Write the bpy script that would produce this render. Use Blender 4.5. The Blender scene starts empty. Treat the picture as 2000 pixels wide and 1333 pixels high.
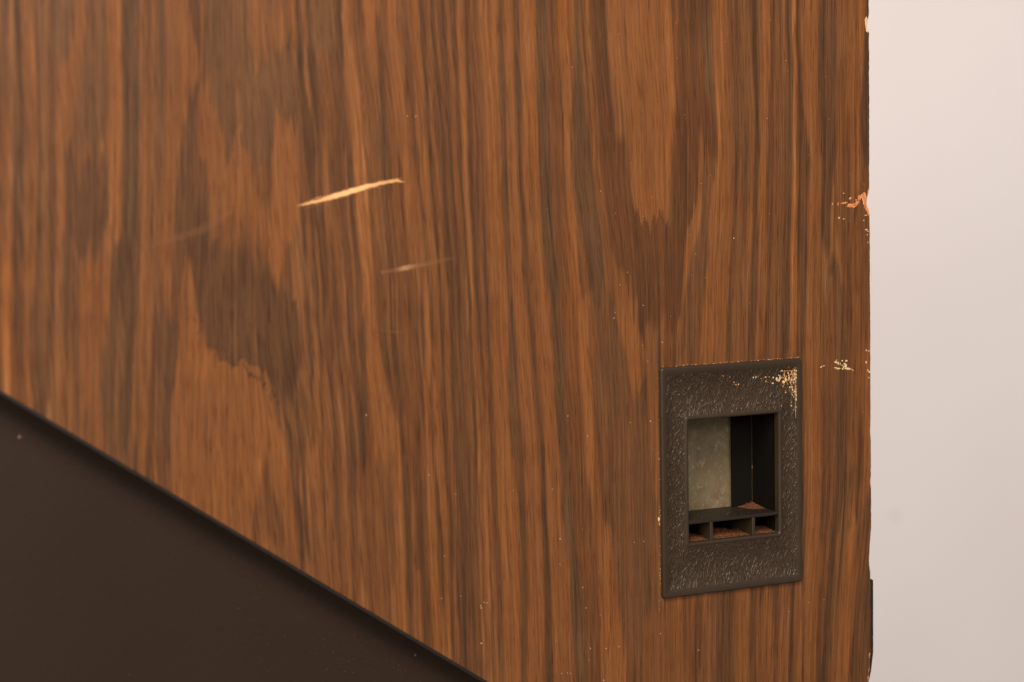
import bpy, bmesh, math, random
import numpy as np
from mathutils import Vector, Matrix, noise as mnoise

random.seed(7)
rng = np.random.default_rng(11)
scene = bpy.context.scene
C = scene.collection
MM = 0.001                                   # everything below is written in millimetres

# ------------------------------------------------------------------ camera
cd = bpy.data.cameras.new("camera")
cam = bpy.data.objects.new("camera", cd)
C.objects.link(cam)
cd.sensor_width = 36.0
cd.lens = 72.0
cd.clip_start = 0.01
cd.clip_end = 50.0
rx = Vector((0.89576603, -0.44419966, -0.01702605))
up = Vector((0.0543431, 0.07141236, 0.99596541))
fw = Vector((0.44119162, 0.89307723, -0.08810795))
m = Matrix((rx, up, -fw)).transposed().to_4x4()
m.translation = Vector((-479.674, -756.027, 140.122)) * MM
cam.matrix_world = m
cd.dof.use_dof = True
cd.dof.focus_distance = 0.905
cd.dof.aperture_fstop = 7.2
scene.camera = cam

# ------------------------------------------------------------------ light
world = bpy.data.worlds.new("World")
scene.world = world
world.use_nodes = True
bg = world.node_tree.nodes["Background"]
bg.inputs[0].default_value = (1.0, 0.86, 0.74, 1)
bg.inputs[1].default_value = 0.22
scene.view_settings.view_transform = 'Standard'
scene.view_settings.look = 'None'
scene.view_settings.exposure = 0.0
scene.view_settings.gamma = 1.0


def area(name, loc, target, size, power, col, sy=None):
    d = bpy.data.lights.new(name, 'AREA')
    d.shape = 'RECTANGLE'
    d.size = size
    d.size_y = sy or size
    d.energy = power
    d.color = col
    o = bpy.data.objects.new(name, d)
    C.objects.link(o)
    o.location = Vector(loc) * MM
    o.rotation_euler = (Vector(target) * MM - o.location).to_track_quat('-Z', 'Y').to_euler()
    return o


area("key_lamp", (-640, -950, 1080), (-60, 0, 200), 0.6, 20.0, (1.0, 0.87, 0.74), 0.5)
area("sheen_fill", (-160, -1700, 760), (-300, 0, 160), 0.6, 7.0, (1.0, 0.90, 0.80), 0.6)  # added fill behind the camera, for sheen on the upper left wood
area("side_fill", (-1500, -1150, 420), (20, 0, 0), 0.5, 11.5, (1.0, 0.88, 0.76), 0.5)  # added fill from the left, picks out the plate's grain ridges and lips
area("wall_fill", (250, 40, 2500), (380, 600, 0), 1.0, 5.0, (1.0, 0.91, 0.83), 0.7)  # added fill from above, brightens the wall; no actual fixture
sd = bpy.data.lights.new("wall_spot_fill", 'SPOT')  # added spot that misses the cabinet and evens the wall's gradient
sd.energy = 46.0
sd.color = (1.0, 0.925, 0.865)
sd.spot_size = math.radians(46)
sd.spot_blend = 0.9
sd.shadow_soft_size = 0.12
so = bpy.data.objects.new("wall_spot_fill", sd)
C.objects.link(so)
so.location = Vector((860, -1200, 480)) * MM
so.rotation_euler = ((Vector((620, 640, -110)) - Vector((860, -1200, 480)))).to_track_quat('-Z', 'Y').to_euler()


# ------------------------------------------------------------------ helpers
def empty(name, loc=(0, 0, 0)):
    o = bpy.data.objects.new(name, None)
    C.objects.link(o)
    o.location = Vector(loc) * MM
    return o


def tag(o, label=None, cat=None, group=None, kind=None):
    if label: o['label'] = label
    if cat: o['category'] = cat
    if group: o['group'] = group
    if kind: o['kind'] = kind
    return o


def mesh_obj(name, verts, faces, mats, parent=None, smooth=False, slots=None):
    me = bpy.data.meshes.new(name)
    me.from_pydata([tuple(c * MM for c in v) for v in verts], [], faces)
    for mt in (mats if isinstance(mats, (list, tuple)) else [mats]):
        me.materials.append(mt)
    if slots is not None:
        me.polygons.foreach_set("material_index", slots)
    if smooth:
        me.polygons.foreach_set("use_smooth", [True] * len(me.polygons))
    me.update()
    o = bpy.data.objects.new(name, me)
    C.objects.link(o)
    if parent: o.parent = parent
    return o


def bm_obj(name, bm, mat, parent=None, smooth=False):
    me = bpy.data.meshes.new(name)
    bmesh.ops.scale(bm, vec=(MM, MM, MM), verts=bm.verts)
    bm.to_mesh(me)
    bm.free()
    me.materials.append(mat)
    if smooth:
        me.polygons.foreach_set("use_smooth", [True] * len(me.polygons))
    o = bpy.data.objects.new(name, me)
    C.objects.link(o)
    if parent: o.parent = parent
    return o


def box_bm(x0, x1, y0, y1, z0, z1, bev=0.0, seg=2):
    bm = bmesh.new()
    bmesh.ops.create_cube(bm, size=1)
    for v in bm.verts:
        v.co = Vector(((x0 + x1) / 2 + v.co.x * (x1 - x0), (y0 + y1) / 2 + v.co.y * (y1 - y0),
                       (z0 + z1) / 2 + v.co.z * (z1 - z0)))
    if bev:
        bmesh.ops.bevel(bm, geom=list(bm.edges), offset=bev, segments=seg, affect='EDGES', profile=0.5)
    return bm


class N:
    """small wrapper for building node materials"""
    def __init__(self, name):
        self.mat = bpy.data.materials.new(name)
        self.mat.use_nodes = True
        self.t = self.mat.node_tree
        self.b = self.t.nodes["Principled BSDF"]

    def n(self, kind, **kw):
        nd = self.t.nodes.new(kind)
        for k, v in kw.items():
            if k.startswith('i_'):
                nd.inputs[int(k[2:])].default_value = v
            else:
                setattr(nd, k, v)
        return nd

    def l(self, a, b):
        self.t.links.new(a, b)

    def math(self, op, a, b=None, c=None, clamp=False):
        nd = self.n('ShaderNodeMath', operation=op, use_clamp=clamp)
        for i, v in enumerate((a, b, c)):
            if v is None: continue
            if isinstance(v, (int, float)): nd.inputs[i].default_value = v
            else: self.l(v, nd.inputs[i])
        return nd.outputs[0]

    def noise(self, vec, scale, detail=2.0, rough=0.5, dist=0.0):
        nd = self.n('ShaderNodeTexNoise')
        nd.inputs['Scale'].default_value = scale
        nd.inputs['Detail'].default_value = detail
        nd.inputs['Roughness'].default_value = rough
        nd.inputs['Distortion'].default_value = dist
        self.l(vec, nd.inputs['Vector'])
        return nd.outputs[0]

    def map(self, vec, scale=(1, 1, 1), rot=(0, 0, 0), loc=(0, 0, 0)):
        nd = self.n('ShaderNodeMapping')
        nd.inputs['Scale'].default_value = scale
        nd.inputs['Rotation'].default_value = rot
        nd.inputs['Location'].default_value = loc
        self.l(vec, nd.inputs['Vector'])
        return nd.outputs[0]

    def ramp(self, fac, stops, interp='LINEAR'):
        nd = self.n('ShaderNodeValToRGB')
        cr = nd.color_ramp
        cr.interpolation = interp
        while len(cr.elements) > 1: cr.elements.remove(cr.elements[-1])
        cr.elements[0].position = stops[0][0]
        cr.elements[0].color = (*stops[0][1], 1)
        for p, c in stops[1:]:
            e = cr.elements.new(p)
            e.color = (*c, 1)
        self.l(fac, nd.inputs[0])
        return nd.outputs[0]

    def mix(self, fac, a, b, blend='MIX'):
        nd = self.n('ShaderNodeMix', data_type='RGBA', blend_type=blend)
        for i, v in ((0, fac), (6, a), (7, b)):
            if isinstance(v, (int, float)): nd.inputs[i].default_value = v
            elif isinstance(v, tuple): nd.inputs[i].default_value = (*v, 1)
            else: self.l(v, nd.inputs[i])
        return nd.outputs[2]

    def bump(self, h, strength, dist):
        nd = self.n('ShaderNodeBump')
        nd.inputs['Strength'].default_value = strength
        nd.inputs['Distance'].default_value = dist
        self.l(h, nd.inputs['Height'])
        self.l(nd.outputs[0], self.b.inputs['Normal'])
        return nd

    def obj(self):
        return self.n('ShaderNodeTexCoord').outputs['Object']


def lin(r, g, b):
    f = lambda c: (c / 255 / 12.92) if c / 255 < .04045 else ((c / 255 + .055) / 1.055) ** 2.4
    return (f(r), f(g), f(b))


# ------------------------------------------------------------------ materials
def mat_wood():
    k = N("wood_laminate")
    tone = k.n('ShaderNodeAttribute', attribute_name='tone').outputs['Fac']
    grey = k.n('ShaderNodeAttribute', attribute_name='grey').outputs['Fac']
    flow = k.n('ShaderNodeAttribute', attribute_name='flow').outputs['Fac']   # mm along the warped width
    sep = k.n('ShaderNodeSeparateXYZ')
    k.l(k.obj(), sep.inputs[0])
    z = k.math('MULTIPLY', sep.outputs[2], 1000.0)

    def fib(sx, sz, det=2.0, off=0.0, rough=.55):
        cb = k.n('ShaderNodeCombineXYZ')
        k.l(k.math('MULTIPLY', flow, sx), cb.inputs[0])
        k.l(k.math('MULTIPLY', z, sz), cb.inputs[1])
        cb.inputs[2].default_value = off
        return k.noise(cb.outputs[0], 1.0, det, rough)
    f1 = fib(1.1, 0.018, 3.0, 0.0, .6)
    f2 = fib(2.9, 0.04, 2.0, 5.3, .55)
    f3 = fib(2.6, 0.08, 2.0, 9.1)            # short pores
    mot = fib(0.12, 0.03, 2.0, 3.3)
    t = k.math('ADD', tone, k.math('MULTIPLY', k.math('SUBTRACT', f1, 0.5), 0.42))
    t = k.math('ADD', t, k.math('MULTIPLY', k.math('SUBTRACT', f2, 0.5), 0.70))
    warm = k.ramp(t, [(0.0, lin(70, 44, 26)), (0.25, lin(98, 60, 33)), (0.5, lin(122, 74, 37)),
                      (0.75, lin(143, 88, 44)), (1.0, lin(168, 109, 60))])
    cool = k.ramp(t, [(0.0, lin(70, 48, 31)), (0.25, lin(94, 67, 43)), (0.5, lin(116, 83, 55)),
                      (0.75, lin(139, 102, 70)), (1.0, lin(164, 122, 86))])
    g = k.math('ADD', grey, k.math('MULTIPLY', k.math('SUBTRACT', mot, 0.5), 0.5), clamp=True)
    col = k.mix(g, warm, cool)
    pore = k.ramp(f3, [(0.0, (1, 1, 1)), (0.55, (1, 1, 1)), (0.64, (0.68, 0.60, 0.54)), (1, (0.55, 0.47, 0.42))])
    col = k.mix(1.0, col, pore, 'MULTIPLY')
    k.l(col, k.b.inputs['Base Color'])
    rn = k.math('ADD', 0.40, k.math('MULTIPLY', f1, 0.16))
    k.l(rn, k.b.inputs['Roughness'])
    k.b.inputs['Specular IOR Level'].default_value = 0.34
    h = k.math('ADD', f2, k.math('MULTIPLY', f3, -0.8))
    k.bump(h, 0.25, 0.00006)
    return k.mat


def mat_plastic(name, base, rough=0.42, grain=False):
    k = N(name)
    oc = k.obj()
    n1 = k.noise(k.map(oc, (60, 60, 60)), 1.0, 3)
    col = k.mix(n1, tuple(c * .82 for c in base), tuple(c * 1.2 for c in base))
    k.b.inputs['Roughness'].default_value = rough
    k.b.inputs['Specular IOR Level'].default_value = 0.5
    if grain:
        # moulded hide grain: stretched, slanting wrinkles
        mp = k.map(k.map(oc, rot=(0, math.radians(22), 0)), (560, 560, 200))
        a = k.noise(mp, 1.0, 0.6, .5, 0.35)
        r1 = k.math('ABSOLUTE', k.math('SUBTRACT', a, 0.5))
        b2 = k.noise(k.map(k.map(oc, rot=(0, math.radians(-12), 0)), (430, 430, 200), loc=(3, 1, 2)), 1.0, 0.6, .5, 0.5)
        r2 = k.math('ABSOLUTE', k.math('SUBTRACT', b2, 0.5))
        h = k.math('MINIMUM', k.math('MULTIPLY', k.math('MINIMUM', r1, r2), 13.0), 1.0)
        h = k.math('SUBTRACT', 1.0, h)
        h = k.math('POWER', h, 1.6)
        k.bump(h, 1.0, 0.00030)
        # gold-brown paint scuffed off the raised grain toward the upper right corner, with a scatter of nicks
        sep = k.n('ShaderNodeSeparateXYZ')
        k.l(oc, sep.inputs[0])
        X = k.math('MULTIPLY', sep.outputs[0], 1000.0)
        Z = k.math('MULTIPLY', sep.outputs[2], 1000.0)
        dx = k.math('DIVIDE', k.math('SUBTRACT', 33.0, X), 9.0)
        dz = k.math('DIVIDE', k.math('ABSOLUTE', k.math('SUBTRACT', Z, 40.0)), 8.0)
        near = k.math('SUBTRACT', 1.0, k.math('ADD', k.math('POWER', dx, 2.0), k.math('POWER', dz, 2.0)), clamp=True)
        dx2 = k.math('DIVIDE', k.math('SUBTRACT', 34.0, X), 3.2)
        dz2 = k.math('DIVIDE', k.math('ABSOLUTE', k.math('SUBTRACT', Z, 35.0)), 12.0)
        near2 = k.math('SUBTRACT', 1.0, k.math('ADD', k.math('POWER', dx2, 2.0), k.math('POWER', dz2, 2.0)), clamp=True)
        dx3 = k.math('DIVIDE', k.math('ABSOLUTE', k.math('SUBTRACT', X, 22.0)), 11.0)
        dz3 = k.math('DIVIDE', k.math('ABSOLUTE', k.math('SUBTRACT', Z, 41.2)), 1.3)
        near3 = k.math('SUBTRACT', 1.0, k.math('ADD', k.math('POWER', dx3, 2.0), k.math('POWER', dz3, 2.0)), clamp=True)
        zone = k.math('MAXIMUM', k.math('MAXIMUM', near, near2), k.math('MULTIPLY', near3, 0.8))
        sp = k.noise(k.map(oc, (1100, 1100, 750), loc=(7, 3, 1)), 1.0, 2.0, .6)
        thr = k.math('SUBTRACT', 0.70, k.math('MULTIPLY', zone, 0.22))
        w = k.math('MULTIPLY', k.math('SUBTRACT', sp, thr), 16.0, clamp=True)
        gate = k.math('MULTIPLY', zone, 8.0, clamp=True)
        w = k.math('MULTIPLY', w, gate)
        gold = k.ramp(k.noise(k.map(oc, (900, 900, 900)), 1.0, 1), [(0.3, lin(150, 96, 52)), (0.5, lin(205, 160, 100)), (0.7, lin(250, 225, 170))])
        col = k.mix(k.math('MULTIPLY', w, 0.85), col, gold)
    else:
        h = k.noise(k.map(oc, (700, 700, 700)), 1.0, 2)
        k.bump(h, 0.12, 0.0001)
    k.l(col, k.b.inputs['Base Color'])
    return k.mat


def mat_painted():
    k = N("satin_brown_paint")
    oc = k.obj()
    n1 = k.noise(k.map(oc, (6, 6, 6)), 1.0, 3)
    col = k.ramp(n1, [(0.3, (0.024, 0.0120, 0.0066)), (0.7, (0.031, 0.0155, 0.0084))])
    k.l(col, k.b.inputs['Base Color'])
    k.b.inputs['Roughness'].default_value = 0.5
    k.b.inputs['Specular IOR Level'].default_value = 0.38
    h = k.noise(k.map(oc, (520, 520, 520)), 1.0, 4, .6)
    k.bump(h, 0.35, 0.0003)
    return k.mat


def mat_fibre(name, a, b, c):
    k = N(name)
    oc = k.obj()
    n1 = k.noise(k.map(oc, (700, 700, 420)), 1.0, 4, .65)
    col = k.ramp(n1, [(0.3, a), (0.5, b), (0.7, c)])
    k.l(col, k.b.inputs['Base Color'])
    k.b.inputs['Roughness'].default_value = 0.85
    k.bump(n1, 0.8, 0.0005)
    return k.mat


def mat_scuff(name, colr, lo, hi, stretch=(120, 120, 900), base=1.0):
    """a rubbed mark that lets some of the laminate through"""
    k = N(name)
    oc = k.obj()
    at = k.n('ShaderNodeAttribute', attribute_name='fade').outputs['Fac']
    n1 = k.noise(k.map(oc, stretch), 1.0, 3, .6)
    al = k.math('ADD', k.math('MULTIPLY', at, base), k.math('MULTIPLY', k.math('SUBTRACT', n1, 0.5), 0.9))
    al = k.math('MULTIPLY', k.math('SUBTRACT', al, lo), 1.0 / (hi - lo), clamp=True)
    al = k.math('MULTIPLY', al, k.math('MULTIPLY', at, 1.6, clamp=True))
    k.l(k.mix(k.math('MULTIPLY', k.math('SUBTRACT', k.math('ADD', at, k.math('MULTIPLY', n1, .5)), 0.75), 1.2, clamp=True), tuple(c * b for c, b in zip(colr, (.62, .5, .42))), colr), k.b.inputs['Base Color'])
    k.b.inputs['Roughness'].default_value = 0.6
    k.l(al, k.b.inputs['Alpha'])
    return k.mat


def mat_metal():
    k = N("galvanised_steel")
    oc = k.obj()
    n1 = k.noise(k.map(oc, (110, 110, 90)), 1.0, 4, .6, 1.0)
    n2 = k.noise(k.map(oc, (330, 330, 210), loc=(4, 4, 4)), 1.0, 3, .7, 1.4)
    col = k.ramp(n1, [(0.3, lin(134, 114, 86)), (0.5, lin(144, 128, 100)), (0.7, lin(154, 144, 116))])
    sp = k.ramp(n2, [(0.0, (0, 0, 0)), (0.55, (0, 0, 0)), (0.78, (.8, .8, .8)), (1, (1, 1, 1))])
    col = k.mix(sp, col, lin(196, 186, 164))
    k.l(col, k.b.inputs['Base Color'])
    k.b.inputs['Metallic'].default_value = 0.35
    k.b.inputs['Roughness'].default_value = 0.55
    k.bump(n2, 0.15, 0.0002)
    return k.mat


def mat_wall():
    k = N("wall_plaster")
    oc = k.obj()
    n1 = k.noise(k.map(oc, (5, 5, 5)), 1.0, 2)
    col = k.ramp(n1, [(0.3, (0.81, 0.765, 0.78)), (0.7, (0.84, 0.805, 0.82))])
    # one faint grubby spot
    d = k.n('ShaderNodeVectorMath', operation='DISTANCE')
    k.l(oc, d.inputs[0])
    d.inputs[1].default_value = SPOT
    s = k.math('SUBTRACT', 1.0, k.math('DIVIDE', d.outputs['Value'], 0.0095), clamp=True)
    col = k.mix(k.math('MULTIPLY', s, 0.15), col, lin(150, 128, 116))
    k.l(col, k.b.inputs['Base Color'])
    k.b.inputs['Roughness'].default_value = 0.8
    h = k.noise(k.map(oc, (200, 200, 200)), 1.0, 3)
    k.bump(h, 0.1, 0.001)
    return k.mat


def mat_flat(name, colr, rough=0.8):
    k = N(name)
    oc = k.obj()
    n1 = k.noise(k.map(oc, (900, 900, 900)), 1.0, 2)
    k.l(k.mix(n1, tuple(c * .7 for c in colr), tuple(min(1, c * 1.3) for c in colr)), k.b.inputs['Base Color'])
    k.b.inputs['Roughness'].default_value = rough
    return k.mat


# where a ray of the photograph meets the plane y = Y (mm); used only to take measurements off it
Rm = np.array([[0.89576603, -0.44419966, -0.01702605], [0.0543431, 0.07141236, 0.99596541], [0.44119162, 0.89307723, -0.08810795]])
Cm = np.array([-479.67437061, -756.02713825, 140.12199202])


def at(px, py, Y=0.0):
    d = Rm.T @ np.array([(px - 1000) / 4000., -(py - 666.5) / 4000., 1])
    q = Cm + (Y - Cm[1]) / d[1] * d
    return q[0], q[2]


def table(x, z):
    q = np.stack([x - Cm[0], np.full_like(x, -Cm[1]), z - Cm[2]], -1) @ Rm.T
    return 1000 + 4000 * q[..., 0] / q[..., 2], 666.5 - 4000 * q[..., 1] / q[..., 2]


WALL_Y = 640.0
sx_, sz_ = at(1748, 1008, WALL_Y)
SPOT = (sx_ * MM, WALL_Y * MM, sz_ * MM)

WOOD = mat_wood()
BEZEL = mat_plastic("brown_moulded_plastic", (0.040, 0.0262, 0.0155), 0.38)
GRAIN = mat_plastic("grained_brown_plastic", (0.050, 0.0295, 0.0155), 0.42, grain=True)
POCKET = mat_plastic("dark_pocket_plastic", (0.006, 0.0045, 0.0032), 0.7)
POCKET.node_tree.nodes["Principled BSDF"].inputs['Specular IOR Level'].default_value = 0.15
SHELF = mat_plastic("dusty_shelf_plastic", (0.022, 0.016, 0.011), 0.55)
SHELF.node_tree.nodes["Principled BSDF"].inputs['Specular IOR Level'].default_value = 0.3
PAINT = mat_painted()
RAW = mat_fibre("raw_hardboard", lin(170, 98, 54), lin(214, 136, 82), lin(244, 190, 134))
CORE = mat_fibre("dark_board_core", (0.02, 0.012, 0.009), (0.04, 0.022, 0.014), (0.07, 0.04, 0.025))
DUST = mat_fibre("rust_brown_dust", lin(66, 38, 18), lin(100, 58, 28), lin(150, 92, 46))
BAND = mat_plastic("dark_edging_plastic", (0.018, 0.013, 0.011), 0.4)
METAL = mat_metal()
SPECK = mat_flat("pale_lint", lin(216, 190, 150))
SCRATCH = mat_scuff("scratch_bright", lin(255, 200, 140), 0.0, 0.8)
SCUFF = mat_scuff("scuff_pale", lin(200, 150, 108), -0.05, 1.6)
FLAKE = mat_flat("flaked_paint_gold", lin(236, 206, 158))

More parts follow.
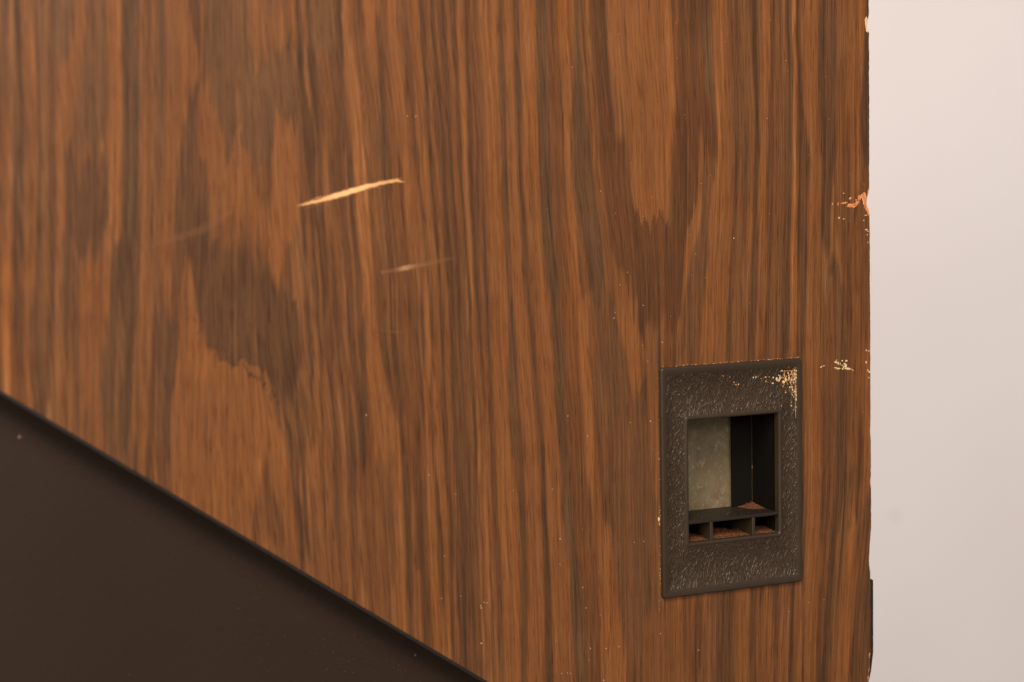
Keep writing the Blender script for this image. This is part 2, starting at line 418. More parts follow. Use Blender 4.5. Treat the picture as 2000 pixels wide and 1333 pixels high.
# ------------------------------------------------------------------ the wood figure
# Every line is one band of the figure: tone, greyness, opacity | height, left, right; ...
# in units of the measured table (0..2000 across, 0..1333 down).
FIG = """
.40 .9 .8|0 100 150;100 105 135;140 105 125
.35 .6 .9|0 162 212;60 165 213;130 158 213;200 158 214;260 138 215;300 135 213
.20 .5 .95|300 128 211;340 126 212;400 129 213;440 132 211;460 136 208;480 150 200;505 172 192
.17 .4 .9|0 26 36;100 31 42;200 38 48;300 39 47;450 36 44;560 32 41;620 35 45;780 38 46
.55 .2 .8|0 40 58;100 44 70;150 46 74;230 52 68;300 48 70;400 46 70;500 44 67;600 44 61;700 45 61;800 44 60
.20 .4 .85|0 60 75;50 66 77;150 70 80;300 71 81;450 70 80;560 64 75;620 60 71;800 60 69
.48 .6 .8|0 75 94;100 77 92;200 82 93;300 80 95;450 78 92;600 75 92;660 74 88;800 72 86
.22 .3 .85|0 95 106;200 94 104;300 94 104;450 94 104;600 95 104;700 88 98;800 86 98
.60 .2 .85|0 143 160;60 146 166;100 135 160;130 122 155;200 113 150;260 108 142;300 106 126;370 112 128;430 115 129;470 117 125;490 119 121
.70 .1 .8|390 116 126;430 118 129;460 119 127;480 121 123
.66 .15 .9|0 211 236;100 214 238;150 218 242;200 218 243;250 206 240;300 211 237;380 216 237;430 214 236;460 200 236;490 195 232
.58 .1 .9|490 150 158;500 150 218;520 163 218;560 150 216;600 152 216;650 155 212;700 157 200;760 163 196;800 173 198;870 182 204;900 186 206
.15 .7 .9|0 240 272;100 242 272;200 242 276;300 240 273;400 239 272;470 238 272;500 222 270;560 217 270;600 217 268;660 205 268;700 198 262;780 200 258;850 206 256;900 208 254
.36 .8 .8|20 253 262;200 252 260;300 250 258;420 248 258;500 250 256
.42 .6 .8|600 236 250;650 231 246;720 227 240;800 222 234;880 219 230;900 220 228
.60 .3 .9|0 271 283;100 275 286;200 277 287;300 276 286;350 274 285;450 275 286;550 270 282;600 268 280;660 266 278;720 259 270;800 259 268;860 254 268;900 256 264
.55 .4 .9|0 291 300;150 293 303;250 300 307;300 295 304;400 299 308;500 297 306;600 291 302;700 285 292;780 282 289;880 283 291
.35 .8 .7|0 304 322;100 306 323;300 308 320;450 310 318
.20 .6 .9|600 303 352;700 303 350;760 310 340;850 316 333;940 315 333
.36 .6 .8|580 311 325;700 310 322;800 311 320;900 311 318
.62 .15 .92|0 322 360;50 326 378;100 328 390;130 330 394;180 328 372;230 326 360;300 325 352;350 316 346;400 311 342;470 308 340;520 312 336;560 316 325;600 314 318
.20 .5 .9|195 372 378;250 358 386;300 352 392;350 347 398;400 342 402;450 340 410;500 338 412;560 335 352;620 330 352
.34 .7 .92|-50 403 486;100 400 502;150 410 580;190 410 582;230 425 560;260 430 545;290 450 536;310 478 532;332 494 528
.33 .7 .9|240 428 470;290 440 458;300 443 456
.22 .7 .6|200 540 582;240 545 580;262 560 580
.42 .7 .85|90 530 575;130 512 576;200 505 578
.58 .3 .85|-50 484 578;50 486 576;90 488 560;100 498 530;130 497 510;150 493 501;165 495 497
.68 .2 .8|20 540 552;60 541 552;110 543 550
.72 .15 .8|0 556 574;50 563 580;90 570 582;130 574 584;150 577 583
.72 .15 .8|0 589 598;100 592 601;140 594 602;200 600 608;240 606 612
.40 .7 .8|0 604 652;60 605 655;90 606 650;110 615 645
.20 .4 .85|0 650 662;60 654 664;110 657 670;150 660 672;220 664 675;300 670 679
.62 .15 .9|140 386 408;180 385 411;205 385 418;240 387 428;270 388 438;300 389 443;330 409 492;360 410 495;400 412 518;440 416 525;480 422 524;510 470 524
.45 .2 .7|430 418 525;470 420 524;505 440 524;530 480 524
.76 .1 .95|208 550 556;240 537 571;300 532 576;340 531 580;380 530 582;430 528 582;480 522 562;540 524 552;570 530 545
.66 .15 .8|250 468 476;300 452 466;330 480 500
.73 .15 .92|0 668 678;20 664 680;80 670 683;130 671 692;200 678 702;260 684 704;300 688 706;350 695 710;400 694 711;450 701 722;520 706 724;560 708 727;600 706 732;640 710 738;680 715 742;740 720 752;800 726 767;850 734 778;890 741 783;920 761 787;960 763 787;1020 770 793;1100 772 794;1200 773 796;1333 777 800
.25 .3 .85|120 694 701;200 702 709;290 709 717;300 711 720;430 722 732;500 726 735;600 732 744;640 738 750;700 745 760;760 754 782;850 779 788;900 786 796
.52 .3 .8|20 702 712;150 708 720;230 716 730;290 722 734;360 726 740;430 732 742;480 736 744
.20 .35 .85|20 733 741;150 739 751;260 748 757;300 755 764;400 762 768
.74 .15 .92|0 755 769;50 757 774;100 760 787;150 764 790;200 766 790;260 774 792;300 780 800;340 792 812;400 800 822
.68 .1 .9|300 796 811;350 802 815;420 804 822;470 809 826;510 816 828;560 821 833;620 826 838;700 829 841;800 828 840;860 829 842;900 828 844;960 834 848;1020 835 848;1060 837 853;1150 842 857;1200 845 860;1333 848 862
.74 .1 .92|0 797 820;100 804 827;170 808 826;250 812 829;300 819 834;330 822 836;400 829 841;440 831 849;500 838 852;560 843 856;650 847 861;720 846 861;800 847 863;850 849 866;900 849 869;950 851 874;1030 863 877;1080 866 880;1150 866 880;1200 868 882;1333 872 886
.18 .3 .9|0 818 828;100 824 833;200 830 840;300 839 848;400 844 853;500 851 860;600 857 866;700 861 870;800 864 873;860 866 875;900 869 878;1000 874 883;1060 876 885;1200 878 887;1333 884 892
.24 .3 .85|0 784 794;100 790 796;200 792 800;300 813 820;400 820 826;500 829 836;600 837 844;700 842 847;900 842 849;1000 851 859;1080 858 866;1200 859 866
.62 .2 .85|0 828 838;100 834 842;200 838 846;270 843 851;300 846 856;400 854 862;500 859 867;600 867 877;700 870 881;800 873 881;880 877 886;900 878 887;980 884 892;1050 887 895;1130 883 891;1200 886 894;1333 890 897
.20 .3 .9|0 839 848;120 846 855;220 853 863;300 856 864;400 864 872;500 870 878;600 877 884;700 881 889;800 884 892;900 888 897;1000 891 900;1080 890 900;1200 895 904;1333 899 908
.27 .35 .65|100 850 876;300 860 886;400 866 896;500 872 902;600 882 908;700 888 917;800 894 923;900 898 926;1000 900 926;1100 902 928;1200 912 938;1333 916 942
.62 .2 .7|0 870 880;150 877 886;300 884 893;400 888 896;470 897 903
.56 .3 .8|560 912 918;620 913 919;680 917 923;780 920 925
.45 .5 .7|350 872 876;450 877 881;560 888 892;680 894 898;800 894 899;900 898 902;1040 920 924
.20 .3 .9|0 883 891;80 886 894;200 891 900;300 895 905;400 901 909;470 905 912;520 908 917;600 917 924;700 924 931;800 926 934;900 929 936;1000 934 941;1080 938 944
.68 .2 .9|0 890 905;100 895 907;200 897 912;300 904 914;400 907 919;460 913 924;530 917 926;600 922 930;700 926 938;800 931 941;850 935 945;900 933 942;1000 937 947;1050 943 953;1130 944 954;1250 946 955;1333 948 958
.24 .3 .85|0 906 914;150 911 919;300 914 922;400 921 929;470 926 934;560 933 940;640 937 945;750 942 949;800 947 954;890 953 959;950 950 957;1100 956 964;1200 957 964;1333 960 967
.62 .2 .85|0 924 936;80 927 939;200 931 941;300 936 944;380 937 945;500 936 943;600 941 949;700 945 953;800 948 956;880 953 961;900 951 959;1000 956 965;1060 959 967;1130 961 970;1250 963 972;1333 963 974
.20 .3 .9|250 940 945;430 943 949;540 946 953;600 951 958;750 954 962;850 958 966;900 957 965;980 962 970;1050 965 974;1100 970 979;1200 972 984;1333 976 986
.64 .1 .9|0 941 969;100 944 972;200 944 970;300 943 981;400 946 978;500 955 982;600 956 993;700 960 991;800 965 994;900 968 1007;1000 970 1010;1050 977 1010;1150 982 1014;1250 984 1016;1333 988 1018
.20 .6 .9|0 972 982;100 973 982;200 975 986;300 980 989;400 983 992;450 986 993;500 989 1001;560 989 1004;600 993 1004;700 993 1011;800 995 1013;880 1002 1018;950 1011 1023;1033 1012 1028;1150 1015 1030;1200 1018 1029;1333 1018 1031
.62 .15 .9|0 985 1003;100 987 1001;150 988 1000;200 989 1005;260 989 1004;300 993 1014;350 995 1016;430 994 1014;500 996 1018;560 998 1024;600 1005 1028;700 1012 1038;800 1018 1045;880 1024 1050;950 1024 1058;1050 1030 1060;1150 1036 1062;1333 1031 1064
.22 .45 .9|0 1003 1016;100 1005 1016;200 1006 1019;300 1011 1020;400 1018 1027;470 1019 1029;520 1018 1033;570 1024 1034;600 1029 1042;680 1036 1044;740 1041 1050;820 1050 1058;900 1055 1062;1000 1059 1067;1060 1063 1072;1130 1065 1075;1200 1064 1077;1333 1066 1081
.70 .1 .9|0 1018 1048;150 1019 1050;300 1021 1052;400 1027 1055;480 1031 1060;540 1036 1065;600 1041 1074;680 1045 1076;760 1052 1084;820 1059 1087;880 1062 1090;950 1066 1099;1000 1071 1099;1060 1076 1109;1150 1079 1115;1250 1083 1117;1333 1084 1124
.22 .85 .92|0 1048 1070;150 1050 1071;300 1056 1075;400 1059 1078;480 1065 1082;520 1069 1092;600 1075 1093;700 1079 1100;800 1086 1104;880 1092 1109;950 1099 1116;1000 1099 1118;1050 1105 1123;1100 1110 1130;1200 1115 1140;1280 1121 1145;1333 1126 1153
.50 1 .7|0 1066 1069;120 1067 1070;250 1067 1070;300 1069 1072
.36 .1 .85|0 1071 1090;150 1071 1094;250 1071 1097;350 1077 1101;450 1083 1108;550 1092 1115;600 1093 1124;700 1101 1132;800 1106 1138;890 1110 1142;950 1117 1153;1000 1119 1151;1040 1122 1160;1100 1131 1164;1200 1139 1167;1270 1144 1190;1333 1152 1196
.74 .1 .92|0 1090 1120;100 1095 1120;150 1099 1119;220 1100 1117;280 1100 1112;320 1100 1113;370 1102 1122;450 1108 1126;550 1115 1131;600 1124 1160;700 1130 1163;800 1138 1163;890 1144 1171;950 1153 1176;1000 1156 1177;1040 1161 1192;1130 1166 1202;1200 1168 1205;1260 1171 1215;1333 1176 1220
.28 .9 .92|0 1122 1135;120 1123 1136;180 1120 1140;250 1116 1147;300 1115 1153;350 1122 1160;400 1126 1169;450 1133 1176;500 1149 1180;550 1158 1183;600 1160 1200
.38 .5 .9|560 1160 1184;600 1160 1202;640 1163 1213;680 1165 1217;700 1163 1228;745 1162 1231;780 1166 1246;820 1170 1266;880 1174 1276;960 1180 1276;1000 1193 1283;1050 1196 1272;1150 1203 1263;1200 1206 1258;1250 1215 1250;1290 1226 1243
.30 .6 .6|745 1188 1200;800 1190 1204;870 1196 1206
.56 .2 .85|0 1137 1152;150 1138 1152;230 1149 1165;300 1155 1171;400 1167 1186;480 1179 1205;550 1182 1222;600 1200 1232;620 1205 1236
.70 .1 .9|580 1196 1222;600 1202 1230;650 1214 1246;700 1228 1262;750 1232 1258;780 1235 1250;802 1238 1243
.66 .15 .8|740 1266 1275;800 1268 1276;850 1269 1274;900 1270 1273
.72 .15 .95|-50 1188 1308;100 1190 1315;200 1212 1315;300 1227 1313;350 1230 1311;380 1232 1310;415 1238 1306;435 1262 1300;452 1275 1292
.78 .1 .7|100 1275 1300;200 1282 1312;300 1286 1311;400 1290 1308;430 1294 1304
.20 .1 .95|0 1154 1182;100 1159 1184;200 1170 1192;300 1171 1224;350 1180 1228;400 1188 1232;425 1189 1250;450 1190 1345;500 1202 1341;550 1228 1338;590 1240 1335;630 1258 1330;655 1275 1310
.20 .15 .95|-50 1325 1391;100 1325 1392;200 1322 1396;250 1318 1400;300 1316 1400;400 1312 1368;450 1310 1350;480 1308 1342
.30 1 .75|20 1374 1391;100 1374 1393;180 1378 1396;220 1386 1398
.52 .2 .7|270 1364 1372;320 1366 1373;400 1361 1371;430 1350 1368
.72 .1 .9|380 1364 1368;440 1350 1364;470 1342 1356;500 1339 1352;540 1335 1350;570 1333 1346;600 1331 1338;620 1331 1334
.30 .5 .9|300 1373 1399;350 1373 1394;400 1372 1388;450 1368 1384;500 1355 1384;550 1348 1381;600 1337 1373;640 1331 1367;700 1327 1358;730 1326 1356
.66 .15 .93|0 1391 1421;100 1393 1425;200 1398 1427;300 1402 1433;350 1401 1431;400 1396 1430;450 1387 1426;500 1386 1425;560 1379 1424;600 1375 1420;650 1369 1418;720 1360 1415
.86 .1 .8|0 1391 1397;100 1394 1400;150 1397 1403;200 1399 1406;260 1402 1408;350 1402 1405
.24 .4 .92|0 1422 1438;100 1426 1441;200 1430 1443;300 1434 1448;400 1432 1442;500 1425 1440;600 1421 1432;650 1419 1430;720 1416 1431
.48 .5 .85|0 1439 1461;200 1443 1470;300 1448 1471;400 1448 1468
.60 .4 .8|400 1443 1449;500 1439 1449;600 1433 1445;720 1432 1442
.15 .5 .92|0 1462 1481;100 1465 1484;200 1474 1487;300 1473 1485;400 1470 1483;500 1468 1480;600 1463 1479;720 1460 1474
.72 .15 .92|0 1488 1508;100 1490 1507;200 1486 1504;300 1485 1501;400 1482 1498;500 1481 1498;600 1479 1497;650 1476 1494;720 1475 1492
.22 .3 .9|0 1508 1516;200 1502 1513;300 1500 1511;400 1498 1508;500 1497 1508;600 1496 1503;720 1492 1500
.50 .4 .85|0 1515 1536;300 1511 1537;500 1508 1533;600 1502 1530;720 1500 1528
.13 .5 .92|0 1538 1547;200 1541 1550;300 1540 1549;400 1535 1546;500 1532 1544;600 1531 1543;720 1528 1540
.86 .15 .92|0 1547 1554;200 1549 1556;300 1549 1557;400 1547 1557;500 1544 1557;600 1544 1558;720 1540 1556
.20 .4 .92|0 1554 1563;200 1556 1569;250 1557 1580;300 1558 1578;400 1558 1576;500 1558 1571;600 1560 1574;720 1556 1570
.66 .15 .92|0 1562 1601;100 1563 1601;200 1571 1600;300 1583 1603;400 1577 1605;500 1579 1605;600 1575 1603;700 1567 1603;800 1568 1606;900 1570 1606;1000 1574 1604;1100 1575 1603;1200 1572 1598;1260 1572 1594;1333 1572 1591
.15 .6 .92|0 1602 1634;150 1600 1634;300 1603 1633;400 1604 1622;500 1605 1620
.35 .5 .7|0 1618 1624;200 1626 1634;300 1622 1630
.17 .6 .9|500 1612 1630;560 1626 1648;650 1629 1651;750 1631 1655;850 1629 1648;950 1629 1651;1050 1621 1635;1120 1618 1632;1200 1610 1625;1270 1606 1622;1333 1601 1615
.35 .15 .85|100 1634 1655;300 1636 1658;450 1632 1660;550 1650 1662;700 1656 1676;800 1650 1680;900 1650 1680
.38 .15 .8|560 1606 1626;700 1606 1630;800 1607 1628;1000 1606 1628;1100 1605 1617;1200 1600 1610
.64 .1 .85|-50 1659 1690;60 1656 1689;150 1651 1687;200 1652 1682;250 1656 1679;300 1658 1681;350 1660 1682;400 1662 1680
.52 .1 .8|400 1640 1700;500 1660 1700;560 1664 1700;650 1676 1702;750 1676 1702
.74 .1 .85|640 1684 1698;750 1680 1698;850 1685 1698;900 1682 1693;1000 1674 1688;1050 1656 1676;1100 1654 1675;1150 1650 1671;1200 1646 1669;1260 1640 1661;1333 1632 1651
.15 .6 .92|70 1688 1702;150 1685 1702;200 1682 1702;260 1678 1702;300 1684 1702;340 1692 1702
.25 .4 .85|900 1660 1680;1000 1652 1664
.24 .5 .9|950 1690 1705;1050 1676 1710;1120 1676 1710;1200 1671 1710;1333 1662 1712
.42 .4 .7|1040 1682 1692;1200 1680 1690;1333 1676 1688
.32 .3 .85|1130 1398 1436;1250 1398 1434;1333 1392 1430
.62 .2 .9|1130 1440 1468;1200 1438 1467;1333 1436 1465
.28 .3 .85|1130 1468 1480;1200 1467 1478;1333 1465 1478
.60 .2 .85|1130 1481 1512;1200 1478 1511;1333 1478 1512
.25 .3 .85|1130 1513 1527;1250 1512 1522;1333 1510 1520
.62 .2 .9|1120 1529 1543;1200 1527 1541;1333 1522 1540
.15 .4 .9|1120 1544 1552;1200 1542 1550;1333 1540 1549
.70 .15 .9|1110 1556 1567;1200 1551 1566;1333 1550 1565
.20 .4 .85|1100 1567 1573;1250 1566 1571;1333 1565 1570
.24 .4 .85|1150 1602 1608;1220 1598 1604;1333 1592 1600
.56 .2 .8|1170 1262 1330;1250 1256 1335;1333 1255 1340
.30 .15 .9|1160 1358 1378;1200 1350 1376;1260 1344 1374;1333 1348 1364
.52 .4 .8|1150 1380 1398;1333 1366 1388
.19 .55 .92|455 388 404;480 378 420;505 376 490;530 376 528;560 378 533;600 385 584;640 392 590;680 398 590;705 430 590;720 486 590;750 528 582;780 545 582;800 560 572
.10 .3 .5|480 378 402;520 378 412;580 384 430;600 392 420
.30 .3 .6|470 424 524;500 426 524;530 440 524
.10 .2 .6|520 440 490;560 430 500;590 440 480
.06 .4 .6|660 500 525;690 500 522;640 450 475
.66 .12 .95|480 365 369;500 360 370;540 354 373;600 354 386;640 352 393;680 352 402;705 350 425;722 346 488;740 344 524;770 338 532;800 334 534;820 334 536;860 333 556;900 333 564;950 333 571;1000 333 577;1050 333 581;1120 333 586
.52 .15 .6|740 380 440;800 360 420;860 370 470;900 400 450
.80 .05 .6|760 515 532;800 518 536;860 520 552;900 540 562;950 548 568;1000 555 574;1060 566 580
.15 .4 .9|600 350 353;790 536 545;850 561 575;900 566 577;950 572 583;1000 578 590;1050 585 595;1110 588 602
.31 .2 .9|905 515 530;950 508 533;980 505 540;1010 497 548;1040 490 556;1080 490 562;1100 492 566
.62 .15 .7|940 536 545;980 545 556;1020 555 566
.38 .5 .9|790 536 548;830 545 563;860 552 563
.32 .45 .85|760 580 600;820 578 605;900 580 600;960 588 600
.13 .5 .8|840 584 590;960 590 598;1060 594 606;1130 600 612
.52 .3 .8|600 610 619;660 614 623;740 613 620;830 619 626;900 621 628;1000 622 628
.52 .3 .8|600 628 637;700 634 641;760 633 640;850 638 645;950 641 648;1050 644 650
.50 .3 .8|600 644 650;700 652 658;800 654 661;870 657 664;950 661 668;1060 664 671
.48 .3 .8|700 668 673;800 674 679;900 676 682;1000 680 686;1100 686 692
.12 .3 .85|560 596 602;700 604 612;800 606 612;900 608 616
.12 .3 .85|650 622 627;740 624 631;850 626 632;950 630 636;1060 634 640
.16 .3 .8|600 640 644;700 645 650;800 648 652;900 651 656;1050 655 660
.15 .5 .9|600 706 712;650 700 714;700 702 714;760 706 718;820 703 718;880 705 716
.42 .2 .85|880 696 768;950 700 766;1050 702 770;1150 704 772
.28 .4 .5|930 740 768;1000 742 770;1060 745 768
.20 .3 .85|900 788 798;960 788 800;1030 790 804;1100 795 805;1200 798 808;1333 802 810
.60 .2 .85|930 803 810;1000 803 811;1080 805 811;1110 806 822;1200 807 824;1333 812 826
.18 .3 .85|900 810 820;950 811 827;1040 812 830;1090 824 833;1150 829 838;1250 830 842;1333 836 846
.55 .25 .75|120 580 587;200 583 589;280 589 594;340 592 600;420 600 608;490 603 610;560 609 615;600 611 618
.20 .3 .8|90 609 615;160 613 619;240 620 626;310 627 632;400 630 635;500 634 640;600 638 644
.18 .3 .8|100 622 628;200 627 634;290 631 638
.20 .3 .8|120 583 588;180 588 593;270 594 602;330 598 604
.60 .2 .75|160 638 645;230 640 646;300 645 650
.20 .3 .85|430 645 651;500 646 654;560 648 657;640 654 662;720 659 666
.22 .3 .85|290 676 681;360 682 688;420 684 693;500 689 696;600 694 700
.55 .4 .7|300 614 620;400 617 622;470 617 622;540 622 628
.55 .4 .7|360 634 640;440 635 640;520 640 645
.20 .3 .8|390 587 592;450 590 597;530 596 601
.68 .2 .7|470 578 586;490 580 588;515 582 585
.18 .3 .85|500 738 745;560 741 748;600 744 748
.62 .2 .7|520 762 772;600 765 776;680 768 778
.26 .3 .7|380 765 771;460 770 776;540 788 798;600 790 800
.40 .3 .6|620 772 800;700 774 812;800 790 815;900 800 812
.40 .8 .5|0 640 652
.66 .2 .7|180 795 800;260 798 806;300 800 812
"""


def vnoise(x, y, seed=0):
    """smooth value noise in numpy, 0..1"""
    r = np.random.default_rng(seed)
    tab = r.random(65536)
    xi = np.floor(x).astype(np.int64); yi = np.floor(y).astype(np.int64)
    fx = x - xi; fy = y - yi
    fx = fx * fx * (3 - 2 * fx); fy = fy * fy * (3 - 2 * fy)
    h = lambda a, b: tab[(a * 7919 + b * 104729 + ((a * b) % 977) * 31) & 65535]
    return (h(xi, yi) * (1 - fx) + h(xi + 1, yi) * fx) * (1 - fy) + (h(xi, yi + 1) * (1 - fx) + h(xi + 1, yi + 1) * fx) * fy


def flow_shift(x, y):
    xs = np.array([-100., 0, 350, 700, 850, 1000, 1200, 1400, 1560, 1700])
    ys = np.array([0., 300, 600, 900, 1333])
    T = np.array([[0, 6, 5, 8, 6], [0, 8, 6, 12, 16], [0, -4, -14, -20, -22], [0, 25, 45, 68, 84], [0, 25, 45, 60, 72],
                  [0, 12, 25, 42, 56], [0, 18, 42, 55, 62], [0, 8, -4, -14, -20], [0, 3, -3, -2, -20], [0, 2, 2, -4, -34.]])
    xi = np.clip(np.interp(x, xs, np.arange(len(xs))), 0, len(xs) - 1.001)
    yi = np.clip(np.interp(y, ys, np.arange(len(ys))), 0, len(ys) - 1.001)
    a = xi.astype(int); b = yi.astype(int); fa = xi - a; fb = yi - b
    fa = fa * fa * (3 - 2 * fa); fb = fb * fb * (3 - 2 * fb)
    return (T[a, b] * (1 - fa) + T[a + 1, b] * fa) * (1 - fb) + (T[a, b + 1] * (1 - fa) + T[a + 1, b + 1] * fa) * fb


def figure(x, z):
    px, py = table(x, z)
    u = px - flow_shift(px, py)
    s = lambda v: v - 0.5
    tone = 0.42 + 0.42 * s(vnoise(u / 24, py / 420, 1)) + 0.55 * s(vnoise(u / 9, py / 330, 2)) + 0.25 * s(vnoise(u / 4, py / 200, 3))
    grey = 0.28 + 0.6 * s(vnoise(u / 30, py / 300, 4))
    yj = py + 34 * s(vnoise(u / 12, py / 400, 5)) + 40 * s(vnoise(u / 5.5, py / 300, 6)) + 24 * s(vnoise(u / 2.2, py / 200, 16))
    xj = px + 3.2 * s(vnoise(u / 50, py / 70, 7)) + 1.5 * s(vnoise(u / 7, py / 40, 8))
    calm = np.ones_like(px)
    for line in FIG.strip().splitlines():
        hd, body = line.split('|')
        t, g, op = map(float, hd.split())
        P = np.array([[float(c) for c in q.split()] for q in body.split(';')])
        P = P[np.argsort(P[:, 0], kind='stable')]
        y0, y1 = P[0, 0], P[-1, 0]
        if y0 <= 0: y0 = -400
        if y1 >= 1333: y1 = 1900
        sel = (yj > y0 - 1) & (yj < y1 + 1) & (px > P[:, 1].min() - 12) & (px < P[:, 2].max() + 12)
        if not sel.any(): continue
        X = xj[sel]; Y = yj[sel]
        lo = np.interp(Y, P[:, 0], P[:, 1]); hi = np.interp(Y, P[:, 0], P[:, 2])
        soft = np.clip((hi - lo) * .25, 1.7, 8.0)
        mk = np.clip((X - lo) / soft + .5, 0, 1) * np.clip((hi - X) / soft + .5, 0, 1)
        e = min(34.0, (y1 - y0) * .2)
        mk *= np.clip((Y - y0) / e, 0, 1) * np.clip((y1 - Y) / e, 0, 1) * op
        tone[sel] = tone[sel] * (1 - mk) + t * mk
        grey[sel] = grey[sel] * (1 - mk) + g * mk
        cw = np.interp(hi - lo, [14, 50], [1.0, 0.55])
        calm[sel] = calm[sel] * (1 - mk) + cw * mk
    tone = 0.385 + (tone - 0.43) * 0.78
    tone += (0.22 * s(vnoise(u / 5.0, py / 520, 9)) + 0.10 * s(vnoise(u / 11.0, py / 700, 19)) + 0.30 * s(vnoise(u / 2.5, py / 330, 10))) * calm + 0.10 * s(vnoise(u / 60, py / 90, 12))
    grey = grey * 0.95
    flow = x - flow_shift(px, py) / 4.2
    return tone, grey, flow


# the chipped right edge: (z, x) in mm, from top to bottom, measured
EDGE = [(300, 74.2), (201.5, 74.2), (200.6, 74.0), (199.6, 73.6), (198.4, 73.7), (197.6, 73.0), (196.6, 72.9), (195.6, 73.3), (194.6, 74.1), (193, 74.3),
        (160, 74.3), (125.2, 74.3), (123.6, 74.0), (122.2, 73.6), (121.2, 73.0), (119.8, 73.1), (118.8, 72.6), (117.6, 72.7), (116.4, 73.1), (115.2, 73.9), (114.0, 74.4),
        (100, 74.5), (60, 74.7), (20, 74.8), (14, 74.6), (10, 74.9), (-6, 74.9), (-8, 74.6), (-11, 74.9), (-22, 75.0), (-30, 74.9), (-37, 74.3), (-42, 73.9), (-46, 73.8), (-50, 74.4),
        (-53, 74.6), (-88, 74.6), (-91, 74.0), (-95, 73.9), (-99, 73.4), (-104, 72.4), (-112, 71), (-150, 70.6), (-215, 70.2)]
EZ = np.array([e[0] for e in EDGE][::-1], float)
EX = np.array([e[1] for e in EDGE][::-1], float)


def edge_x(z):
    z = np.asarray(z, float)
    return np.interp(z, EZ, EX) + 0.22 * (vnoise(z / 1.7, z * 0, 21) - .5) + 0.15 * (vnoise(z / 5.0, z * 0, 22) - .5)


SL = (-76.5 - 58.9) / (-119.6 + 316.8)       # slope of the slanted lower edge


def slant_z(x):
    return 58.9 + SL * (x + 316.8)


X0, X1, ZT = -380.0, 74.3, 236.0
cabinet = empty("wood_veneer_cabinet", (0, 0, -120))
tag(cabinet, "brown wood grain cabinet with slanted lower edge, chipped right edge and dark plastic cutout plate", "cabinet")
OFF = Vector((0, 0, 120 * MM))


def adopt(o, parent=cabinet):
    """parent without moving: the empty stands below the origin"""
    o.parent = parent
    if parent is cabinet: o.location = o.location + OFF
    return o


def build_panel():
    xs = np.concatenate([np.arange(X0, -300, 1.0), np.arange(-300, -60, 0.62), np.arange(-60, 71, 0.45), np.linspace(71, X1, 12)])
    n = len(xs)
    rows = 360
    v = np.linspace(0, 1, rows)
    XX = np.repeat(xs[None, :], rows, 0)
    zb = slant_z(xs)
    ZZ = zb[None, :] + v[:, None] * (ZT - zb[None, :])
    # pull the last stretch of columns in and out to the worn edge
    w = np.clip((XX - 66.0) / (X1 - 66.0), 0, 1) ** 1.0
    XX = XX + w * (edge_x(ZZ) - X1)
    tone, grey, flow = figure(XX, ZZ)
    YY = np.zeros_like(XX)
    # rounded, slightly rolled-over rim on the right edge where the laminate is chipped
    co = np.stack([XX, YY, ZZ], -1).reshape(-1, 3)
    idx = np.arange(rows * n).reshape(rows, n)
    q = np.stack([idx[:-1, :-1], idx[:-1, 1:], idx[1:, 1:], idx[1:, :-1]], -1).reshape(-1, 4)
    cx = co[q].mean(1)
    keep = ~((np.abs(cx[:, 0]) < 29) & (np.abs(cx[:, 2]) < 33))
    q = q[keep]
    me = bpy.data.meshes.new("side_panel")
    me.vertices.add(len(co))
    me.vertices.foreach_set("co", (co * MM).ravel().astype(np.float32))
    me.loops.add(q.size)
    me.loops.foreach_set("vertex_index", q.ravel().astype(np.int32))
    me.polygons.add(len(q))
    me.polygons.foreach_set("loop_start", (np.arange(len(q)) * 4).astype(np.int32))
    me.update(calc_edges=True)
    for nm, arr in (("tone", tone), ("grey", grey), ("flow", flow)):
        a = me.attributes.new(nm, 'FLOAT', 'POINT')
        a.data.foreach_set("value", arr.ravel().astype(np.float32))
    me.materials.append(WOOD)
    o = bpy.data.objects.new("side_panel", me)
    C.objects.link(o)
    return adopt(o)


panel = build_panel()

# the board the laminate is glued to: a thick core whose edges show (butted 0.02 mm behind the laminate)
def board_core():
    zs = np.arange(ZT, slant_z(70.2), -0.8)
    ex = edge_x(zs)
    outline = [(float(ex[i]), float(zs[i])) for i in range(len(zs))]
    outline += [(X0, slant_z(X0)), (X0, ZT)]
    hole = [(-29, -33), (29, -33), (29, 33), (-29, 33)]
    V, F = [], []
    n = len(outline)
    for y in (0.02, 17.8):
        V += [(x, y, z) for x, z in outline]
    for i in range(n):
        j = (i + 1) % n
        F.append((i, j, n + j, n + i))
    # back face as a fan of quads around the cutout is not needed: close it with a flat sheet
    h0 = len(V)
    for y in (0.02, 17.8):
        V += [(x, y, z) for x, z in hole]
    for i in range(4):
        j = (i + 1) % 4
        F.append((h0 + j, h0 + i, h0 + 4 + i, h0 + 4 + j))
    return mesh_obj("board_edge", V, F, CORE)


adopt(board_core())

